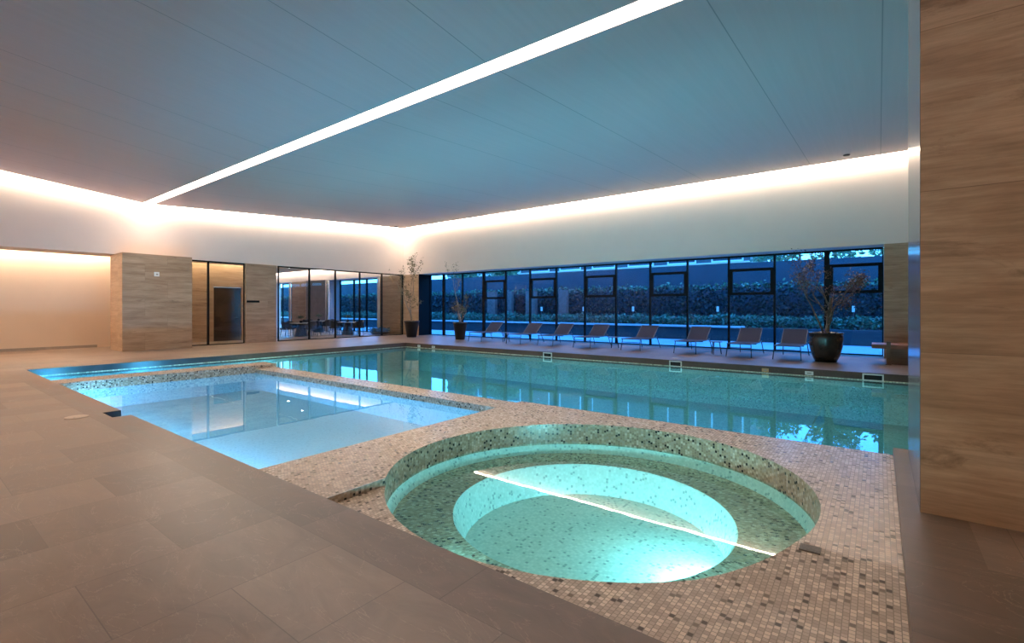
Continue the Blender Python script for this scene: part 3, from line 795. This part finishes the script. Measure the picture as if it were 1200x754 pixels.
taper = lambda R, r, H: [(0, 0), (r, 0), (R, H - .07), (R + .02, H - .07), (R + .02, H), (R - .04, H), (R - .06, H - .1), (0, H - .1)]
potted('potted_tree', 'tall sparse tree in a dark tapered planter by the stone pier in the far corner', -19.62, 16.95, taper(.38, .25, .86), M['black_matte'],
       [(.1, -.05, 1, 1.9, .045, 3, .28), (-.08, -.05, 1, 1.55, .035, 3, .3), (.35, -.1, 1, .9, .03, 3, .4)], 5, 900, .085, M['leaf_olive'], M['bark_pale'], spread=1.0)
potted('potted_tree', 'low bushy bare-twigged tree in a narrow black planter left of the first lounger', -16.25, 17.1, taper(.33, .22, .84), M['black_matte'],
       [(.0, .0, 1, 1.2, .03, 3, .5), (-.4, .1, 1, .5, .022, 3, .6), (.4, -.1, 1, .5, .022, 3, .6), (.1, .3, 1, .6, .02, 3, .6)], 11, 900, .065, M['leaf_olive'], M['bark_pale'], spread=1.05)
big = [(0, 0), (.26, 0), (.34, .18), (.40, .42), (.42, .66), (.415, .78), (.435, .79), (.435, .83), (.38, .83), (.36, .74), (0, .74)]
potted('potted_tree', 'russet spreading tree in a big round glazed black pot beside the last lounger', -1.2, 16.25, big, M['black_gloss'],
       [(.06, .0, 1, 1.05, .06, 4, .5), (-.45, .05, 1, 1.15, .028, 3, .5), (.1, .1, 1, .8, .05, 4, .55)], 21, 1900, .06, M['leaf_dry'], M['bark'],
       clusters=((.42, 0, 1.72, .16, .13, 350), (.02, 0, 1.35, .09, .2, 120)))

# bench by the right pier
o = thing('bench', 'brown stone bench with a red-brown slab seat in front of the right stone pier', 'bench', (.6, 16.6, 0))
b = MB(); b.box(.17, 16.5, 0, 1.6, 17.3, .46); obj('plinth', b, M['bench_stone'], o)
b = MB(); b.box(-.16, 16.35, .42, 1.6, 17.3, .53); obj('seat_slab', b, M['wood'], o)
b = MB(); b.box(.16, 16.28, 0, .25, 16.36, .62); b.box(.14, 16.24, 0, .27, 16.38, .02); obj('post', b, M['bench_stone'], o)

# ------------------------------------------------------------------ lounge furniture
def make_chair():
    root = thing('armchair', '', 'chair', (0, 0, 0), 0, 'dark chairs around the lounge tables')
    b = MB(); b.box(-.25, -.24, .40, .25, .24, .48); obj('seat', b, M['chair'], root)
    b = MB(); k = 12
    for i in range(k):                              # curved tub back
        a0, a1 = math.radians(-20 + 220 * i / k), math.radians(-20 + 220 * (i + 1) / k)
        def q(a, r, z): return (r * math.cos(a), r * math.sin(a) * .9, z)
        for (r0, z0, r1, z1) in ((.27, .44, .29, .80), ):
            h0 = .66 + .16 * max(0, math.sin(a0)); h1 = .66 + .16 * max(0, math.sin(a1))
            b.face([q(a0, .25, .44), q(a1, .25, .44), q(a1, .26, h1), q(a0, .26, h0)]); b.face([q(a1, .29, .44), q(a0, .29, .44), q(a0, .31, h0), q(a1, .31, h1)])
            b.face([q(a0, .26, h0), q(a1, .26, h1), q(a1, .31, h1), q(a0, .31, h0)])
    obj('backrest', b, M['chair'], root, False)
    for sx in (-1, 1):
        for sy in (-1, 1):
            b = MB(); b.tube([(sx * .2, sy * .19, .41), (sx * .25, sy * .24, .008)], [.018, .011]); obj('leg', b, M['frame'], root)
    return root
chair = make_chair()
tabs = [(-24.9, 13.76, 'left'), (-28.6, 17.0, 'middle'), (-24.4, 16.3, 'right')]
first = True
sides = ((0.1, 'on the right of'), (PI * .5 + .1, 'behind'), (PI + .1, 'left of'), (PI * 1.5 + .1, 'in front of'))
for tx, ty, nm in tabs:
    t = thing('dining_table', 'pale round table on a dark conical base, %s of three in the glazed lounge' % nm, 'table', (tx, ty, 0), group='lounge tables')
    b = MB(); b.lathe([(0, 0), (.34, 0), (.33, .03), (.17, .70), (0, .70)], (tx, ty, 0), 28); obj('base', b, M['table_base'], t)
    b = MB(); b.lathe([(0, .70), (.55, .70), (.56, .72), (.55, .74), (0, .74)], (tx, ty, 0), 36); obj('table_top', b, M['table_top'], t)
    p = thing('bonsai', 'small dark plant in a vase on the %s lounge table' % nm, 'plant', (tx, ty, .74), group='table plants')
    b = MB(); b.lathe([(0, 0), (.06, 0), (.09, .08), (.07, .1), (0, .09)], (tx, ty, .74), 16); obj('vase', b, M['black'], p)
    b = MB(); b.tube([(tx, ty, .82), (tx + .03, ty, .93), (tx - .02, ty, 1.04)], [.012, .01, .006], 6); obj('stem', b, M['bark'], p)
    b = MB(); rr = random.Random(int(-tx * 10))
    for _ in range(160): leaf(b, (tx + rr.gauss(0, .09), ty + rr.gauss(0, .09), 1.06 + rr.gauss(0, .045)), .06, rr)
    obj('foliage', b, M['leaf_green'], p)['kind'] = 'stuff'
    for a, w in sides:
        loc = (tx + .82 * math.cos(a), ty + .82 * math.sin(a), 0); rz = a - PI / 2
        o = chair if first else dup(chair, loc, rz)
        o.location = loc; o.rotation_euler = (0, 0, rz); first = False
        o['label'] = 'dark curved-back chair %s the %s lounge table' % ({'on the right of': 'at the poolside of', 'behind': 'on the window side of', 'left of': 'on the inner side of', 'in front of': 'on the corridor side of'}[w], nm)
pl = thing('low_planter', 'low stone planter with dark spreading plants inside the lounge glass', 'planter', (-23.2, 17.65, 0))
b = MB(); b.lathe([(0, 0), (.42, 0), (.6, .14), (.56, .15), (.42, .08), (0, .08)], (-23.2, 17.65, 0), 28); obj('bowl', b, M['table_base'], pl)
b = MB(); rr = random.Random(3)
for _ in range(500): leaf(b, (-23.2 + rr.uniform(-.5, .5), 17.65 + rr.uniform(-.42, .42), .2 + rr.random() * .14), .13, rr)
obj('foliage', b, plain('blue_green_leaf', (.05, .09, .10), .5, var=.4), pl)['kind'] = 'stuff'

# ------------------------------------------------------------------ garden
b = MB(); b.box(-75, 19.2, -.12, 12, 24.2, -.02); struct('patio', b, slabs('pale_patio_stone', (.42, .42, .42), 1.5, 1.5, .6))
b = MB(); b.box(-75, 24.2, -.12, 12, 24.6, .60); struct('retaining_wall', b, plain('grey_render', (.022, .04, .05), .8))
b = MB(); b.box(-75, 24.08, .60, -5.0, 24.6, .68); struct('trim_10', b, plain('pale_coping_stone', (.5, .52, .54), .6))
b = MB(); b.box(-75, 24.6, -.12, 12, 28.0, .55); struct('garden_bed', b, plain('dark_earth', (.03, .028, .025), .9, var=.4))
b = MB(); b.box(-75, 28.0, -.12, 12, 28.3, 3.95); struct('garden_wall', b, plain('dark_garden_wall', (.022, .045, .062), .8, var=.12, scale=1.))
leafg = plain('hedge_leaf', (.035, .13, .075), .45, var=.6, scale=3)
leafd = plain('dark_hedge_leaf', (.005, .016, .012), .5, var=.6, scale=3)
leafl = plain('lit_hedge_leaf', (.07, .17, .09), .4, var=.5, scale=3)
b = MB(); rr = random.Random(31)
for _ in range(24000):
    x = rr.uniform(-60, 6); top = 1.02 + .22 * noise.noise(Vector((x * .9, 0, 3))) ; y = rr.uniform(24.7, 25.6)
    z = .62 + (top - .62 + .12) * rr.random() ** .7
    leaf(b, (x, y, z), .15 * rr.uniform(.6, 1.3), rr)
tag(obj('shrub_border', b, leafg), 'low green shrub border on top of the garden retaining wall', 'shrubs', kind='stuff')
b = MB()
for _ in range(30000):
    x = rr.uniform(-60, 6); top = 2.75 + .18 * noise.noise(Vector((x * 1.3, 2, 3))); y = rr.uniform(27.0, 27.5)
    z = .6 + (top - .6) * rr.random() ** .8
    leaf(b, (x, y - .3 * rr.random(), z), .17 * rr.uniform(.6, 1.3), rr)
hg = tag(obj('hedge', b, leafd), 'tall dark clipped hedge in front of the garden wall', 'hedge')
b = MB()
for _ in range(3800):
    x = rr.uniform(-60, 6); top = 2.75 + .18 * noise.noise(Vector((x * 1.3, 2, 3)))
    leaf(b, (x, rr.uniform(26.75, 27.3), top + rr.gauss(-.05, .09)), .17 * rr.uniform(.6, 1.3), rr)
gg = obj('lit_leaf_tips', b, leafl, hg); gg['kind'] = 'stuff'; gg['label'] = 'hedge-top leaves coloured paler as if lit'  # light on the hedge top is put into a paler leaf colour
for i, x in enumerate((-17.5, -14.4, -11.2, -6.6, -.9)):
    o = thing('pale_head_post', ['leftmost slim bollard light among the shrubs', 'second slim bollard light from the left among the shrubs', 'middle slim bollard light among the shrubs', 'fourth slim bollard light, seen left of the big potted tree', 'slim bollard light seen right of the big potted tree'][i], 'bollard light', (x, 26.1, .55), group='bollard lights')
    b = MB(); b.tube([(x, 26.1, .55), (x, 26.1, 1.35)], .03); obj('post', b, M['frame'], o)
    b = MB(); b.box(x - .05, 26.05, 1.35, x + .05, 26.15, 1.62); obj('pale_head', b, M['white_plastic'], o)  # pale box on top of the dark post
# brown timber fins / trunks seen left of centre
for i, (x, w) in enumerate(((-22.3, .75), (-20.6, .5), (-18.9, .8), (-16.3, .6))):
    b = MB(); b.box(x, 26.25, .5, x + w, 26.5, 2.7)
    o = obj('garden_screen', b, plain('rust_screen_%s' % 'abcd'[i], (.15, .09, .08), .7, var=.3)); tag(o, ['leftmost', 'second', 'third', 'rightmost'][i] + ' rust brown screen panel standing before the dark hedge', 'screen', 'garden screens')
# house beyond the wall
h = thing('house', 'pale flat-roofed house beyond the garden wall', 'house', (-18, 34, 0))
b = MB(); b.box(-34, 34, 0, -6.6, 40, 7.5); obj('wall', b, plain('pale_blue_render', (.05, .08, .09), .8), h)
b = MB(); b.box(-34.5, 33.5, 4.52, -6.1, 34, 4.58); b.box(-34.5, 33.2, 7.5, -6.1, 40.2, 7.8); obj('roof_edge', b, plain('white_fascia', (.4, .4, .4), .6), h)
for x in range(-33, -8, 3):
    b = MB(); t = .09; b.box(x, 33.95, 4.62, x + t, 34, 6.4); b.box(x + 2.0 - t, 33.95, 4.62, x + 2.0, 34, 6.4); b.box(x + t, 33.95, 4.62, x + 2.0 - t, 34, 4.62 + t); b.box(x + t, 33.95, 6.4 - t, x + 2.0 - t, 34, 6.4)
    w = obj('window', b, M['white_plastic'], h)
    b = MB(); b.box(x + t, 33.97, 4.7 + t, x + 2.0 - t, 33.99, 6.4 - t); obj('pane', b, plain('house_glass', (.04, .06, .08), .1), w)
trunk_m = M['bark']
tl = ['rounded tree beyond the wall, right of the house', 'second tree beyond the wall, from the house', 'third tree beyond the wall, from the house', 'fourth tree beyond the wall, behind the big potted tree', 'rightmost tree beyond the garden wall', 'tree rising in front of the house, left of centre', 'leftmost tree beyond the garden wall']
for i, (x, y, z, s) in enumerate(((-4.7, 31.2, 4.6, 1.25), (-1.9, 31.6, 4.9, 1.25), (.9, 31, 4.5, 1.2), (3.7, 31.4, 4.8, 1.25), (6.5, 31.5, 4.8, 1.25), (-24.2, 30.5, 4.7, 1.3), (-29., 31, 4.8, 1.4))):
    o = thing('tree', tl[i], 'tree', (x, y, 0), group='trees beyond the garden wall')
    b = MB(); b.tube([(x, y, 0), (x + .1, y, 2), (x, y, z)], [.14, .11, .06], 8); obj('trunk', b, trunk_m, o)
    b = MB()
    for _ in range(750 if i < 5 else 1500):
        d = Vector((rr.gauss(0, 1), rr.gauss(0, 1), rr.gauss(0, .75))); d = d.normalized() * rr.random() ** .4 * s
        leaf(b, (x + d.x, y + d.y, z + d.z * .8), .3 * rr.uniform(.6, 1.2), rr)
    obj('crown', b, leafg, o)['kind'] = 'stuff'

# ------------------------------------------------------------------ sky
w = bpy.data.worlds.new('dusk'); S.world = w; w.use_nodes = True; nt = w.node_tree; nt.nodes.clear()
tc = N(nt, 'ShaderNodeTexCoord'); sx = N(nt, 'ShaderNodeSeparateXYZ'); L(nt, tc.outputs['Generated'], sx.inputs[0])
c = ramp(nt, sx.outputs[2], [(0., (.28, .72, 1.)), (.25, (.12, .46, .95)), (1., (.05, .26, .80))])
bg = N(nt, 'ShaderNodeBackground', i_Strength=7.0); L(nt, c, bg.inputs[0])
wo = N(nt, 'ShaderNodeOutputWorld'); L(nt, bg.outputs[0], wo.inputs[0])

# ------------------------------------------------------------------ camera
F = 563.; HY = 362.; yaw = math.atan2(430., F)
cam = bpy.data.cameras.new('camera'); co = bpy.data.objects.new('camera', cam); COL.objects.link(co)
cam.sensor_fit = 'HORIZONTAL'; cam.sensor_width = 36.; cam.lens = 36. * F / 1200.
cam.shift_x = 0.; cam.shift_y = -(377. - HY) / 1200.
co.location = (0, 0, 1.5); co.rotation_euler = (PI / 2, 0, yaw)
cam.clip_start = .05; cam.clip_end = 300
S.camera = co

S.view_settings.view_transform = 'Standard'; S.view_settings.look = 'None'
S.view_settings.exposure = .08; S.view_settings.gamma = 1.; S.view_settings.use_curve_mapping = False
cy = S.cycles
cy.use_denoising = True
try: cy.denoiser = 'OPENIMAGEDENOISE'; cy.denoising_input_passes = 'RGB_ALBEDO_NORMAL'; cy.denoising_prefilter = 'ACCURATE'
except Exception: pass
cy.use_light_tree = True; cy.max_bounces = 10; cy.diffuse_bounces = 4; cy.glossy_bounces = 4; cy.transparent_max_bounces = 24
cy.caustics_reflective = False; cy.caustics_refractive = False; cy.sample_clamp_indirect = 6.
